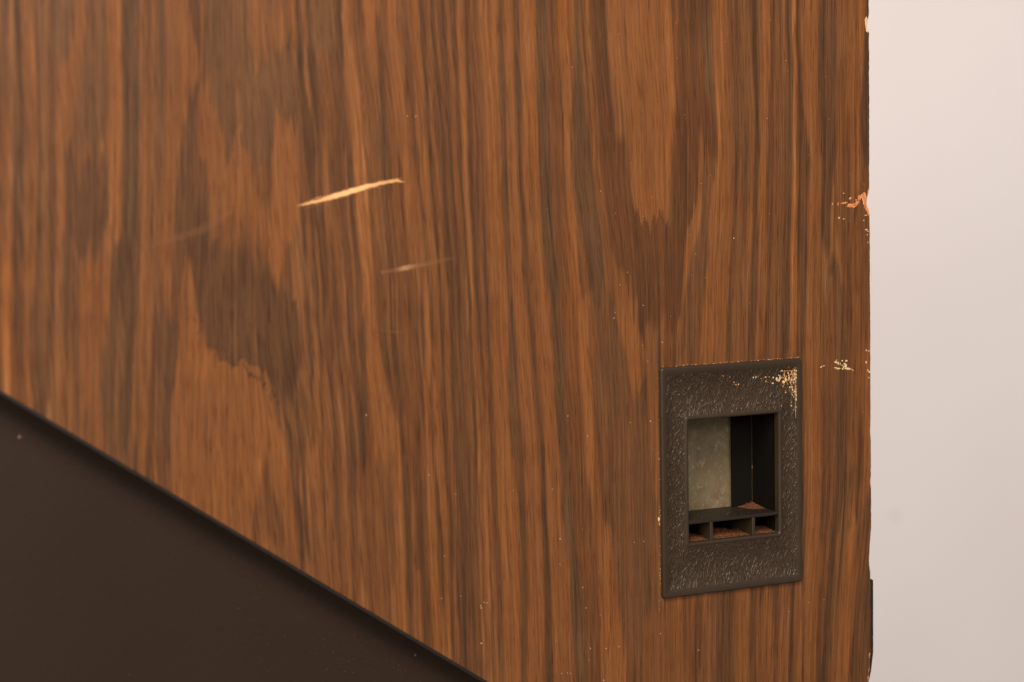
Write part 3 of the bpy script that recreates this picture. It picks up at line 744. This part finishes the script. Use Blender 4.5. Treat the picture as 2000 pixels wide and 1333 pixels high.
# dark plastic edging: along the slanted edge and what is left of it on the right edge
def strip(name, pts, width, y0, y1, wob=0.0, parent=cabinet):
    """a strip following pts (x,z), thickness = width outward (to the right of travel)"""
    V, F = [], []
    P = [Vector((p[0], p[1])) for p in pts]
    n = len(P)
    for i, p in enumerate(P):
        d = (P[min(i + 1, n - 1)] - P[max(i - 1, 0)]).normalized()
        o = Vector((-d.y, d.x))
        wv = width[i] if isinstance(width, (list, tuple)) else width
        ww = wv + wob * (mnoise.noise(Vector((i * .37, 1.2, 3.1))))
        a = p + o * 0.01
        b = p + o * ww
        r = min(0.35, ww * .4)
        sec = [(a, y0 + 0.15), (p + o * max(.02, ww - r), y0 + 0.15), (p + o * (ww - r * .3), y0 + .15 + r * .3), (b, y0 + .15 + r), (b, y1), (a, y1)]
        V += [(q.x, y, q.y) for q, y in sec]
    for i in range(n - 1):
        for k in range(5):
            a = i * 6 + k
            F.append((a, a + 1, a + 7, a + 6))
    F.append(tuple(range(5, -1, -1)))
    F.append(tuple((n - 1) * 6 + k for k in range(6)))
    o = mesh_obj(name, V, F, BAND, smooth=False)
    return adopt(o, parent)


slp = []
for i in range(130):
    x = X0 + (70.0 - X0) * i / 129
    slp.append((x, slant_z(x)))
slp = slp[::-1]
s1 = strip("edge_banding", slp, 1.5, 0.0, 17.6, 0.06)
zs = np.linspace(-53.6, -103, 60)
ww = [0.3 if i == 0 else (1.75 if z > -96.4 else max(.6, 1.75 - (-(z) - 96.4) * .14)) for i, z in enumerate(zs)]
rb = []
for z in zs:
    rb.append((float(np.interp(z, [-106, -88, -53], [72.0, 74.62, 74.66])), float(z)))
s2 = strip("edge_banding", rb, ww, 0.0, 17.6, 0.08)
s2['label'] = "last dark piece of edging left on the right edge"

# lower recessed board
def lower_board():
    o = bm_obj("lower_panel", box_bm(-640, 64, 12.5, 31.0, -420, 75, 0.6, 2), PAINT)
    # trim its upper part to run parallel to the slant, hidden behind the laminate board
    me = o.data
    for v in me.vertices:
        if v.co.z > 0:
            v.co.z = (slant_z(v.co.x / MM) + 30) * MM
    return adopt(o)


lower = lower_board()

# ------------------------------------------------------------------ cutout plate
def rrect(x0, x1, z0, z1, r, y, seg=6):
    pts = []
    for cx, cz, a0 in ((x1 - r, z1 - r, 0), (x0 + r, z1 - r, 90), (x0 + r, z0 + r, 180), (x1 - r, z0 + r, 270)):
        for k in range(seg + 1):
            a = math.radians(a0 + 90 * k / seg)
            pts.append((cx + r * math.cos(a), y, cz + r * math.sin(a)))
    return pts


OX0, OX1, OZ0, OZ1 = -22.7, 23.65, -26.9, 26.5     # the opening
W2, H2 = 36.0, 50.0


def plate_mesh():
    T = -2.0
    rings, slots = [], []
    def R(x0, x1, z0, z1, r, y, mat=0):
        rings.append(rrect(x0, x1, z0, z1, r, y)); slots.append(mat)
    # outside, going inward
    R(-W2 - .25, W2 + .25, -H2 - .25, H2 + .25, 1.2, 0.0)
    R(-W2 - .1, W2 + .1, -H2 - .1, H2 + .1, 1.2, T + .5)
    for k in range(1, 5):
        a = math.radians(90 * k / 4)
        d = .5 * (1 - math.cos(a))
        R(-W2 + d, W2 - d, -H2 + d, H2 - d, 1.1, T + .5 - .5 * math.sin(a))
    b = 2.2
    R(-W2 + b, W2 - b, -H2 + b + .6, H2 - b - .6, 2.0, T)
    R(-W2 + b + .35, W2 - b - .35, -H2 + b + .95, H2 - b - .95, 1.9, T + .35, 0)
    l = 1.75
    R(OX0 - l - .3, OX1 + l + .3, OZ0 - l - .3, OZ1 + l + .3, 1.4, T + .35, 1)
    # raised lip round the opening
    R(OX0 - l, OX1 + l, OZ0 - l, OZ1 + l, 1.3, T + .1)
    R(OX0 - l + .3, OX1 + l - .3, OZ0 - l + .3, OZ1 + l - .3, 1.2, T - .12)
    R(OX0 - 1.0, OX1 + 1.0, OZ0 - 1.0, OZ1 + 1.0, 1.0, T - .2)
    for k in range(1, 6):
        a = math.radians(90 * k / 5)
        d = 1.0 * math.sin(a)
        R(OX0 - 1.0 + d, OX1 + 1.0 - d, OZ0 - 1.0 + d, OZ1 + 1.0 - d, .8, T - .2 + 1.2 * (1 - math.cos(a)))
    R(OX0, OX1, OZ0, OZ1, .7, 2.0)
    V, F, S = [], [], []
    n = len(rings[0])
    for r in rings: V += r
    for i in range(len(rings) - 1):
        for k in range(n):
            j = (k + 1) % n
            F.append((i * n + k, i * n + j, (i + 1) * n + j, (i + 1) * n + k))
            S.append(slots[i + 1])
    return V, F, S


Vp, Fp, Sp = plate_mesh()
bezel = mesh_obj("cutout_plate", Vp, Fp, [BEZEL, GRAIN], smooth=True, slots=Sp)
adopt(bezel)

DP = 19.4       # depth of the pocket
WT = 1.2


def child(name, bm, mat, parent=bezel, smooth=False):
    return bm_obj(name, bm, mat, parent, smooth)


# pocket walls: left, right, top, bottom and a back wall with a window on its left
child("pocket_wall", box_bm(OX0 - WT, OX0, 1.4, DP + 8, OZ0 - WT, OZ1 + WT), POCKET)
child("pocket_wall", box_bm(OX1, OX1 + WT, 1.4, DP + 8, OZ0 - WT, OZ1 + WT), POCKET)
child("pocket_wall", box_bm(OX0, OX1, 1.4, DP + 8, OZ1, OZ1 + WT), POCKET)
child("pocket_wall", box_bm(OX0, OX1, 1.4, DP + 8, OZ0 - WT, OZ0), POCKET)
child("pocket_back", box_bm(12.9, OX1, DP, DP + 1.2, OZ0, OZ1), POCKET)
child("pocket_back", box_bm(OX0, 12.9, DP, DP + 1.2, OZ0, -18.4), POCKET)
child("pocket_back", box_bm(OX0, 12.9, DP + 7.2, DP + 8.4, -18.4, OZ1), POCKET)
plate = child("metal_plate", box_bm(OX0 - .5, 15.6, 22.4, 23.6, -18.0, 24.3, .3), METAL)
plate['label'] = "mottled grey galvanised steel plate at the back of the pocket"
# shelf and two little posts that split the space below into three compartments
child("shelf", box_bm(OX0 - .2, OX1 + .2, -1.55, 22.3, -19.1, -17.6, .45, 3), SHELF, smooth=False)
child("divider", box_bm(-11.75, -10.2, -1.3, DP, OZ0 - .2, -18.9, .4, 3), BEZEL)
child("divider", box_bm(10.0, 11.6, -1.3, DP, OZ0 - .2, -18.9, .4, 3), BEZEL)


# ------------------------------------------------------------------ seam thread in the corner
def thread():
    V, F = [], []
    pts = []
    for i in range(46):
        z = 24.5 - i * (24.5 + 16.5) / 45
        wob = 0.18 * mnoise.noise(Vector((z * .3, 0, 0))) + (0.5 * math.exp(-((z + 0.5) / 1.1) ** 2))
        pts.append(Vector((23.2 - abs(wob) * .4 + (wob * .5), DP - .4 - .25 * wob, z)))
    for i, p in enumerate(pts):
        r = 0.07 + 0.33 * math.exp(-((p.z + 0.2) / .55) ** 2)
        for k in range(6):
            a = math.tau * k / 6
            V.append((p.x + r * math.cos(a), p.y + r * math.sin(a), p.z))
    for i in range(len(pts) - 1):
        for k in range(6):
            j = (k + 1) % 6
            F.append((i * 6 + k, i * 6 + j, i * 6 + 6 + j, i * 6 + 6 + k))
    o = mesh_obj("cobweb_thread", V, F, mat_flat("grey_web", lin(92, 78, 54), .9), smooth=True)
    tag(o, "thin grey cobweb thread with a small knot hanging in the back corner of the pocket", "cobweb")


thread()


# ------------------------------------------------------------------ dust heaps
def heap(x0, x1, y0, y1, zf, hf, label, seed, nx=70, ny=44):
    V, F = [], []
    for j in range(ny):
        for i in range(nx):
            a = i / (nx - 1); b = j / (ny - 1)
            x = x0 + (x1 - x0) * a; y = y0 + (y1 - y0) * b
            h = hf(a, b)
            nn = mnoise.fractal(Vector((x * .9, y * .9, seed)), 1.0, 2.0, 4)
            n2 = mnoise.noise(Vector((x * 3.1, y * 3.1, seed + 5)))
            z = zf + h + (0.25 * nn + 0.16 * n2) * min(1, h * 1.5)
            if h > .5 and random.random() < .018: z += random.uniform(.3, 1.0)
            V.append((x, y, max(zf - .2, z - .14)))
    for j in range(ny - 1):
        for i in range(nx - 1):
            q = j * nx + i
            F.append((q, q + 1, q + nx + 1, q + nx))
    o = mesh_obj("dust_heap", V, F, DUST)
    tag(o, label, "dust", "heaps of rust brown dust in the pocket", "stuff")
    return o


sm = lambda t: max(0, min(1, t)) ** 2 * (3 - 2 * max(0, min(1, t)))
heap(2, 23.55, 2.5, 19.3, -17.6, lambda a, b: 1.5 * max(0, (a - .58) / .42) ** 1.2 * max(0, (b - .3) / .7) ** 1.2 + .06 * sm(a * 2) * sm(b * 3), "orange brown dust heap on the shelf, in the back right corner", 1.0)
heap(OX0 + .1, -11.9, 0.2, 12, -26.9, lambda a, b: 1.5 * sm(b * 1.2) * sm(a * 1.4) * (1 - .5 * sm((a - .6) / .4)) + .15, "brown dust in the small left compartment under the shelf", 2.0)
heap(-10.1, 9.9, 0.0, 12, -26.9, lambda a, b: (2.7 * sm(b * 1.1) * (1 - .8 * sm((a - .3) / .7)) + .2), "brown dust heap sloping down in the wide middle compartment under the shelf", 3.0)
heap(11.7, OX1 - .1, 0.2, 12, -26.9, lambda a, b: 1.5 * sm(b * 1.2) * (1 - .3 * a) + .15, "brown dust in the small right compartment under the shelf", 4.0)


# ------------------------------------------------------------------ scratches and worn marks (thin real flakes and grooves on the laminate)
def mark(name, pts, widths, mat, label=None, y=-0.03, parent=panel, sub=6, jit=0.22, fade=None):
    """pts measured points, widths in mm, a ribbon with ragged edges and a fading attribute"""
    P = [Vector(at(*p)) for p in pts]
    W = list(widths)
    fd = fade or [1] * len(P)
    Q, WW, FD = [], [], []
    for i in range(len(P) - 1):
        for s_ in range(sub):
            t = s_ / sub
            Q.append(P[i].lerp(P[i + 1], t)); WW.append(W[i] * (1 - t) + W[i + 1] * t); FD.append(fd[i] * (1 - t) + fd[i + 1] * t)
    Q.append(P[-1]); WW.append(W[-1]); FD.append(fd[-1])
    V, F, A = [], [], []
    for i, p in enumerate(Q):
        d = (Q[min(i + 1, len(Q) - 1)] - Q[max(i - 1, 0)]).normalized()
        o = Vector((-d.y, d.x))
        w = WW[i] / 2
        a = w * (1 + jit * random.uniform(-1, 1)); b = w * (1 + jit * random.uniform(-1, 1))
        for off, f, dy in ((a, 0.0, 0.025), (a * .4, 1.0, 0), (-b * .4, 1.0, 0), (-b, 0.0, 0.025)):
            c = p + o * off
            V.append((c.x, y + dy, c.y)); A.append(f * FD[i])
    for i in range(len(Q) - 1):
        for k in range(3):
            F.append((i * 4 + k, i * 4 + k + 1, i * 4 + k + 5, i * 4 + k + 4))
    o = mesh_obj(name, V, F, mat, parent)
    at_ = o.data.attributes.new("fade", 'FLOAT', 'POINT')
    at_.data.foreach_set("value", A)
    if label: o['label'] = label
    return o


mark("scratch", [(578, 403), (600, 398), (625, 392), (655, 383), (690, 373), (720, 364), (745, 358), (775, 353), (789, 356)],
     [.8, 1.8, 2.2, 2.7, 2.9, 2.5, 2.0, 1.8, .9], SCRATCH, "bright pale scratch slanting up to the right", fade=[.35, .85, .95, 1.3, 1.4, 1.2, .9, .75, .5])
for dy_, w_, f_, a_, b_ in ((-5.5, .5, .7, 600, 700), (5.5, .45, .6, 640, 760), (8, .3, .45, 590, 640), (-4, .4, .6, 730, 800)):
    xs_ = [a_ + (b_ - a_) * i / 5 for i in range(6)]
    mark("splinter", [(x, float(np.interp(x, [578, 625, 690, 745, 789], [403, 392, 373, 358, 352])) + dy_ + 1.2 * math.sin(x * .2)) for x in xs_],
         [.2, w_, w_ * .7, w_, w_ * .6, .15], SCRATCH, fade=[.3, f_, f_, f_, f_ * .8, .3])
mark("scratch", [(744, 533), (770, 528), (790, 524), (815, 520), (850, 512), (890, 504)], [2.6, 2.8, 3.2, 3.0, 2.8, 1.6], SCUFF,
     "faint short scratch below and right of the bright one", fade=[.6, .55, 1.25, .65, .55, .3])
mark("scratch", [(255, 492), (300, 480), (345, 465), (385, 452), (420, 436), (452, 411)], [1.2, 2.2, 3.4, 5.0, 5.0, 1.8], SCUFF,
     "faint blurred scuff left of the bright scratch", fade=[.3, .4, .42, .45, .42, .5])
mark("scratch", [(720, 636), (745, 645), (775, 650), (800, 648)], [.8, 1.1, 1.1, .7], SCUFF, fade=[.3, .45, .45, .3])


def blob(name, px, py, rw, rh, mat, parent=panel, y=-0.02, seed=0, ang=0, n=14, thick=.1):
    """ragged flake: a low irregular plateau"""
    cx, cz = at(px, py)
    V, F = [], []
    ca, sa = math.cos(ang), math.sin(ang)
    rad = [1 + .38 * mnoise.noise(Vector((math.cos(math.tau * k / n) * 1.7, math.sin(math.tau * k / n) * 1.7, seed * 3.1))) + random.uniform(-.16, .16) for k in range(n)]
    for s_, yy in ((1.0, y + .02), (.8, y - thick)):
        for k in range(n):
            a = math.tau * k / n
            dx = rw * rad[k] * math.cos(a) * s_; dz = rh * rad[k] * math.sin(a) * s_
            V.append((cx + dx * ca - dz * sa, yy, cz + dx * sa + dz * ca))
    V.append((cx, y - thick * .7, cz))
    if parent is panel and cx > 60:
        V = [(min(p[0], float(edge_x(p[2])) - .03), p[1], p[2]) for p in V]
    for k in range(n):
        j = (k + 1) % n
        F.append((k, j, n + j, n + k)); F.append((n + k, n + j, 2 * n))
    return mesh_obj(name, V, F, mat, parent, smooth=False)


def merge(name, objs, parent, kind=None, label=None):
    bm = bmesh.new()
    mats = []
    for o in objs:
        b = len(bm.faces)
        bm.from_mesh(o.data)
        bm.faces.ensure_lookup_table()
        mt = o.data.materials[0]
        if mt not in mats: mats.append(mt)
        for f in list(bm.faces)[b:]: f.material_index = mats.index(mt)
    me = bpy.data.meshes.new(name)
    bm.to_mesh(me); bm.free()
    for mt in mats: me.materials.append(mt)
    for o in objs:
        d = o.data
        bpy.data.objects.remove(o); bpy.data.meshes.remove(d)
    o = bpy.data.objects.new(name, me)
    C.objects.link(o)
    o.parent = parent
    if kind: o['kind'] = kind
    if label: o['label'] = label
    return o


# raw orange chip on the right edge
L = []
for i, (px, py, rw, rh, a) in enumerate([(1689, 387, 1.4, 2.2, .2), (1691, 398, 1.4, 2.4, .1), (1694, 410, .9, 2.3, .35), (1686, 384, 1.5, 1.1, 0), (1696, 376, .35, 1.6, -.2)]):
    L.append(blob("p", px, py, rw, rh, RAW, seed=i, ang=a, thick=.18))
merge("chip", L, panel, label="raw orange chip knocked out of the right edge, upper half")
L = []
for i, (px, py, rw, rh, a) in enumerate([(1669, 401, 1.9, 1.0, .1), (1660, 402, 1.6, .95, 0), (1675, 396, 1.1, .8, .5), (1661, 388, .7, .6, .6), (1679, 387, 1.2, 1.1, .6),
                                         (1649, 397, 1.6, .4, .1), (1637, 399, .35, .8, 0), (1626, 399, .3, .6, 0), (1648, 378, .4, .22, 0), (1672, 391, .5, .5, 0)]):
    L.append(blob("p", px, py, rw, rh, RAW if i < 5 else SPECK if i in (8,) else RAW, seed=i + 9, ang=a, thick=.06))
merge("worn_mark", L, panel, label="row of orange rub marks beside the chip")
L = []
for i, (px, py, rw, rh, a) in enumerate([(1691, 421, .8, .18, 0), (1687, 431, .25, .25, 0), (1692, 449, .7, .3, .1), (1695, 452, .5, .2, -.4), (1694, 459, .3, .2, 0), (1695, 474, .2, .3, 0),
                                         (1639, 426, .45, .45, 0), (1648, 428, .4, .25, 0), (1692, 685, .4, .4, .4), (1697, 686, .4, .3, 0), (1692, 708, .4, .6, 0), (1698, 727, .5, .5, .3), (1695, 724, .3, .6, 0),
                                         (1697, 738, .3, .5, 0), (1700, 842, .3, 1.0, 0), (1700, 941, .3, .6, 0), (1699, 1085, .35, 2.2, .02), (1698, 1096, .3, 1.0, 0)]):
    L.append(blob("p", px, py, rw, rh, FLAKE if i < 6 else RAW if i > 13 else SPECK, seed=i + 30, ang=a, thick=.08))
merge("worn_mark", L, panel, "stuff", label="small pale nicks down the right edge")
L = []
for i, (px, py, rw, rh, a) in enumerate([(1704, 1293, .3, 1.6, 0), (1703, 1306, .4, 2.2, .1), (1701, 1318, .45, 2.6, .2), (1701, 1285, .45, .6, 0), (1700, 1279, .3, .9, -.3), (1699, 1330, .5, 2.2, .25)]):
    L.append(blob("p", px - 2, py, rw, rh, RAW, seed=i + 60, ang=a, thick=.2))
merge("chip", L, panel, label="orange chip at the bottom of the right edge")
L = []
for i, (px, py, rw, rh, a) in enumerate([(1692.5, 42, .9, 2.0, .15), (1692, 50, .7, 2.0, .1), (1694, 60, .9, 1.0, .6)]):
    L.append(blob("p", px, py, rw, rh, SPECK if i < 2 else FLAKE, seed=i + 70, ang=a, thick=.2))
merge("chip", L, panel, label="pale chip near the top of the right edge")
L = []
for i, (px, py, rw, rh, a) in enumerate([(1633, 708, .75, .35, -.3), (1637, 710, .3, .6, 0), (1641, 711, .2, .5, 0), (1645, 705, .45, .25, 0), (1653, 705.5, .6, .35, .4), (1650, 711, .5, .4, 0),
                                         (1652, 715, .6, .75, .2), (1648, 717, .35, .5, -.4), (1656, 720.5, 1.5, .42, -.08), (1633, 719, 1.0, .22, -.1), (1638, 720.5, 1.0, .25, 0), (1646, 721, .4, .35, 0),
                                         (1604, 717, .5, .25, .5), (1609, 715, .35, .2, .3), (1665, 723, .7, .14, -.7), (1634, 704, .3, .2, 0), (1645, 714, .35, .2, 0)]):
    L.append(blob("p", px, py, rw * 1.15, rh * 1.15, FLAKE, seed=i + 80, ang=a, thick=.07))
merge("worn_mark", L, panel, label="pale gold paint flakes right of the cutout plate")

# crumbly gold line of old glue round the plate, mostly on its top and left side
L = []
for i in range(150):
    r_ = random.random()
    if r_ < .55:
        t = random.random() ** .8; x = -W2 + t * 2 * W2; z = H2 + random.uniform(.2, .75)
    elif r_ < .9:
        x = -W2 - random.uniform(.3, .8); z = random.choice([random.uniform(-50, 50), random.gauss(-12, 3), random.gauss(-38, 5)])
    else:
        x = W2 + random.uniform(.3, .8); z = random.uniform(-10, 50)
    s_ = random.uniform(.06, .17)
    bm = bmesh.new()
    bmesh.ops.create_icosphere(bm, subdivisions=1, radius=s_)
    for v in bm.verts: v.co = Vector((v.co.x * random.uniform(.6, 2.2) + x, v.co.y * .8 - .05, v.co.z + z))
    L.append(bm_obj("p", bm, random.choice([FLAKE, RAW, RAW])))
merge("glue_crumbs", L, panel, "stuff", "gold brown crumbs of old glue along the rim of the cutout plate")
L = [blob("p", 1287, 1015, .45, 1.0, FLAKE, seed=3), blob("p", 1288, 1024, .35, .8, RAW, seed=4)]
merge("glue_blob", L, panel, label="small yellow glue blob at the left side of the cutout plate")

# bright arc of bare plastic on the upper right corner of the plate
def corner_line():
    pts = []
    for k in range(9): pts.append((24.5 + k * .85, 45.1 - .02 * k))
    for k in range(1, 8):
        a = math.radians(90 - 90 * k / 7)
        pts.append((31.2 + 1.6 * math.cos(a), 43.4 + 1.6 * math.sin(a)))
    for k in range(1, 26): pts.append((32.75, 43.2 - k * .78))
    V, F = [], []
    for i, (x, z) in enumerate(pts):
        d = Vector((pts[min(i + 1, len(pts) - 1)][0] - pts[max(i - 1, 0)][0], pts[min(i + 1, len(pts) - 1)][1] - pts[max(i - 1, 0)][1])).normalized()
        o = Vector((-d.y, d.x)); w = .14 + .1 * mnoise.noise(Vector((i * .6, 0, 0))); w = max(.03, w)
        for s_, y in ((w, -1.98), (0, -2.06), (-w, -1.98)):
            V.append((x + o.x * s_, y, z + o.y * s_))
    for i in range(len(pts) - 1):
        for k in range(2): F.append((i * 3 + k, i * 3 + k + 1, i * 3 + k + 4, i * 3 + k + 3))
    return mesh_obj("worn_mark", V, F, mat_flat("bare_tan_plastic", lin(196, 140, 88), .5), bezel)


corner_line()['label'] = "thin gold wear line round the top right corner"
# gold flakes standing on the grained face
more = []
for i in range(95):
    if i < 50:
        px, py = random.gauss(1538, 13), random.gauss(739, 7)
    else:
        px, py = 1560 - abs(random.gauss(0, 7)), random.uniform(712, 804)
    if px > 1560 or py < 712 or py > 806 or px < 1500: continue
    more.append((px, py, random.uniform(.12, .4), random.uniform(.2, .75), random.uniform(-.3, .4)))
flk = []
for (px, py, rw, rh, a) in more + [(1413, 735, .7, .2, -.35), (1426, 737, .35, .25, 0), (1438, 752, .9, .3, -.35), (1434, 747, .4, .35, .6), (1443, 751, .35, .4, .4),
                            (1472, 738, .35, .5, 0), (1477, 737, .3, .6, 0), (1481, 736, .3, .4, 0), (1487, 740, .3, .12, 0), (1496, 737, .45, .4, .5), (1503, 737, .4, .3, 0),
                            (1511, 738, .45, .5, 0), (1510, 749, .75, .35, 0), (1517, 741, .4, 1.0, 0), (1524, 739, .4, 1.1, 0), (1530, 746, .4, .7, 0), (1535, 742, .55, 1.2, .1),
                            (1541, 742, .4, .9, .2), (1528, 725, .55, .5, .5), (1519, 717, .35, .25, 0), (1555, 732, .6, .6, 0), (1552, 734, .4, .6, 0), (1530, 755, .5, .5, .3),
                            (1543, 757, .4, .5, 0), (1546, 793, .35, .4, 0), (1558, 800, .3, .6, 0), (1556, 781, .3, .8, 0), (1527, 793, .3, .4, 0), (1514, 799, .25, .25, 0), (1507, 1131, .4, .2, 0), (1504, 1131.5, .3, .15, 0),
                            (1558, 742, .3, 1.1, 0), (1551, 748, .35, .6, 0), (1556, 760, .3, .8, .2), (1548, 772, .4, .4, 0), (1558, 770, .25, .9, 0)]:
    b = blob("p", px, py, rw * .8, rh * .8, FLAKE if random.random() < .55 else RAW, parent=None, seed=px, ang=a, thick=.05)
    x, z = at(px, py); x2, z2 = at(px, py, -1.9)
    for v in b.data.vertices:
        v.co.x += (x2 - x) * MM; v.co.z += (z2 - z) * MM; v.co.y += -1.66 * MM
    flk.append(b)
merge("paint_flakes", flk, bezel, "stuff", "gold flakes where the top right of the plate is worn")

# ------------------------------------------------------------------ loose lint
def specks(name, pts, mat, label, Y=0.0, parent=None):
    bm = bmesh.new()
    for (x, z, r) in pts:
        b = bmesh.new()
        bmesh.ops.create_icosphere(b, subdivisions=1, radius=r)
        rot = random.uniform(0, math.pi); st = random.uniform(.7, 1.7)
        for v in b.verts:
            lx, lz = v.co.x * st, v.co.z / st ** .5
            v.co = Vector((x + lx * math.cos(rot) - lz * math.sin(rot), Y - r * .4 + v.co.y * .6, z + lx * math.sin(rot) + lz * math.cos(rot)))
        me = bpy.data.meshes.new("t"); b.to_mesh(me); b.free(); bm.from_mesh(me); bpy.data.meshes.remove(me)
    o = bm_obj(name, bm, mat)
    tag(o, label, "lint", None, "stuff")
    return o


pts = []
for px, py, r in [(1433, 466, .36), (1369, 359, .18), (1118, 132, .22), (1173, 374, .2), (1338, 225, .16), (1339, 232, .14), (1417, 82, .18), (1505, 39, .16), (1498, 232, .2), (1535, 119, .2), (1503, 418, .14),
                  (1209, 67, .15), (1319, 45, .18), (1322, 115, .15), (1256, 597, .2), (1201, 611, .22), (1199, 622, .26), (1293, 669, .28), (1231, 826, .26), (1270, 823, .28), (1147, 852, .24), (1109, 813, .22),
                  (1138, 1034, .16), (1002, 959, .22), (1079, 956, .2), (1094, 1053, .26), (1094, 1103, .2), (1138, 1148, .26), (1144, 1188, .24), (1153, 1267, .28), (1184, 1267, .3), (1209, 1263, .22), (1173, 1202, .18),
                  (940, 1257, .34), (945, 1177, .22), (951, 1178, .22), (939, 1184, .3), (940, 1188, .26), (862, 1169, .22), (715, 811, .3), (1257, 1058, .2), (1239, 1060, .22), (1114, 1316, .2), (1097, 1316, .24), (1108, 1315, .2),
                  (1179, 1329, .28), (1150, 1290, .2), (1290, 1238, .22), (1364, 1270, .24), (1580, 1177, .22), (1541, 1195, .2), (1609, 1172, .2), (1255, 675, .16), (1265, 706, .18), (1290, 729, .2), (1310, 738, .24),
                  (1613, 150, .16), (1619, 233, .18), (1687, 360, .2), (1288, 1173, .16), (811, 1280, .2), (812, 228, .26), (795, 227, .26), (890, 966, .2), (838, 928, .26), (868, 1086, .2), (900, 1165, .2),
                  (1211, 557, .2), (1225, 532, .2), (1256, 423, .18), (1274, 386, .2), (1202, 417, .2), (1350, 538, .16), (1358, 497, .16), (1387, 413, .14), (1388, 343, .15), (1378, 543, .14), (1348, 460, .14)]:
    x, z = at(px, py); pts.append((x, z, r * .9))
for i in range(150):
    px, py = random.uniform(950, 1690), random.uniform(5, 1325)
    x, z = at(px, py)
    if abs(x) < 38 and abs(z) < 52: continue
    pts.append((x, z, random.uniform(.05, .11)))
specks("lint_specks", pts, SPECK, "tiny pale lint specks scattered over the wood grain laminate")
pts = [(*at(38, 854, 12.5), .8)]
for i in range(230):
    t = random.random()
    px = random.gauss(820, 130); py = random.gauss(1290, 70)
    if (px - 0) * .599 + 762 + 60 > py or px > 1000: continue
    pts.append((*at(px, py, 12.5), random.uniform(.05, .15)))
for i in range(60):
    px, py = random.uniform(250, 950), random.uniform(1000, 1330)
    if px * .599 + 762 + 50 > py: continue
    pts.append((*at(px, py, 12.5), random.uniform(.06, .16)))
specks("lint_specks", pts, mat_flat("grey_lint", lin(120, 100, 82)), "fine grey lint specks on the dark brown recessed panel", Y=12.5)
pts = []
for i in range(30):
    x, z = random.uniform(-20, 18), -17.6
    pts.append((x, random.uniform(-1, 16), random.uniform(.05, .2)))
bm = bmesh.new()
for x, y, r in pts:
    b = bmesh.new(); bmesh.ops.create_icosphere(b, subdivisions=1, radius=r)
    for v in b.verts: v.co = Vector((x + v.co.x * 1.3, y + v.co.y, -17.6 + r * .3 + v.co.z * .6))
    me = bpy.data.meshes.new("t"); b.to_mesh(me); b.free(); bm.from_mesh(me); bpy.data.meshes.remove(me)
tag(bm_obj("dust_crumbs", bm, mat_flat("grey_crumb", lin(120, 100, 80))), "tiny grey crumbs lying on the shelf inside the cutout", "dust", None, "stuff")

# ------------------------------------------------------------------ wall behind
wm = mat_wall()
wall = bm_obj("wall", box_bm(-1600, 2600, WALL_Y, WALL_Y + 80, -1500, 2300), wm)
tag(wall, kind="structure")

scene.render.resolution_x = 1024
scene.render.resolution_y = 682
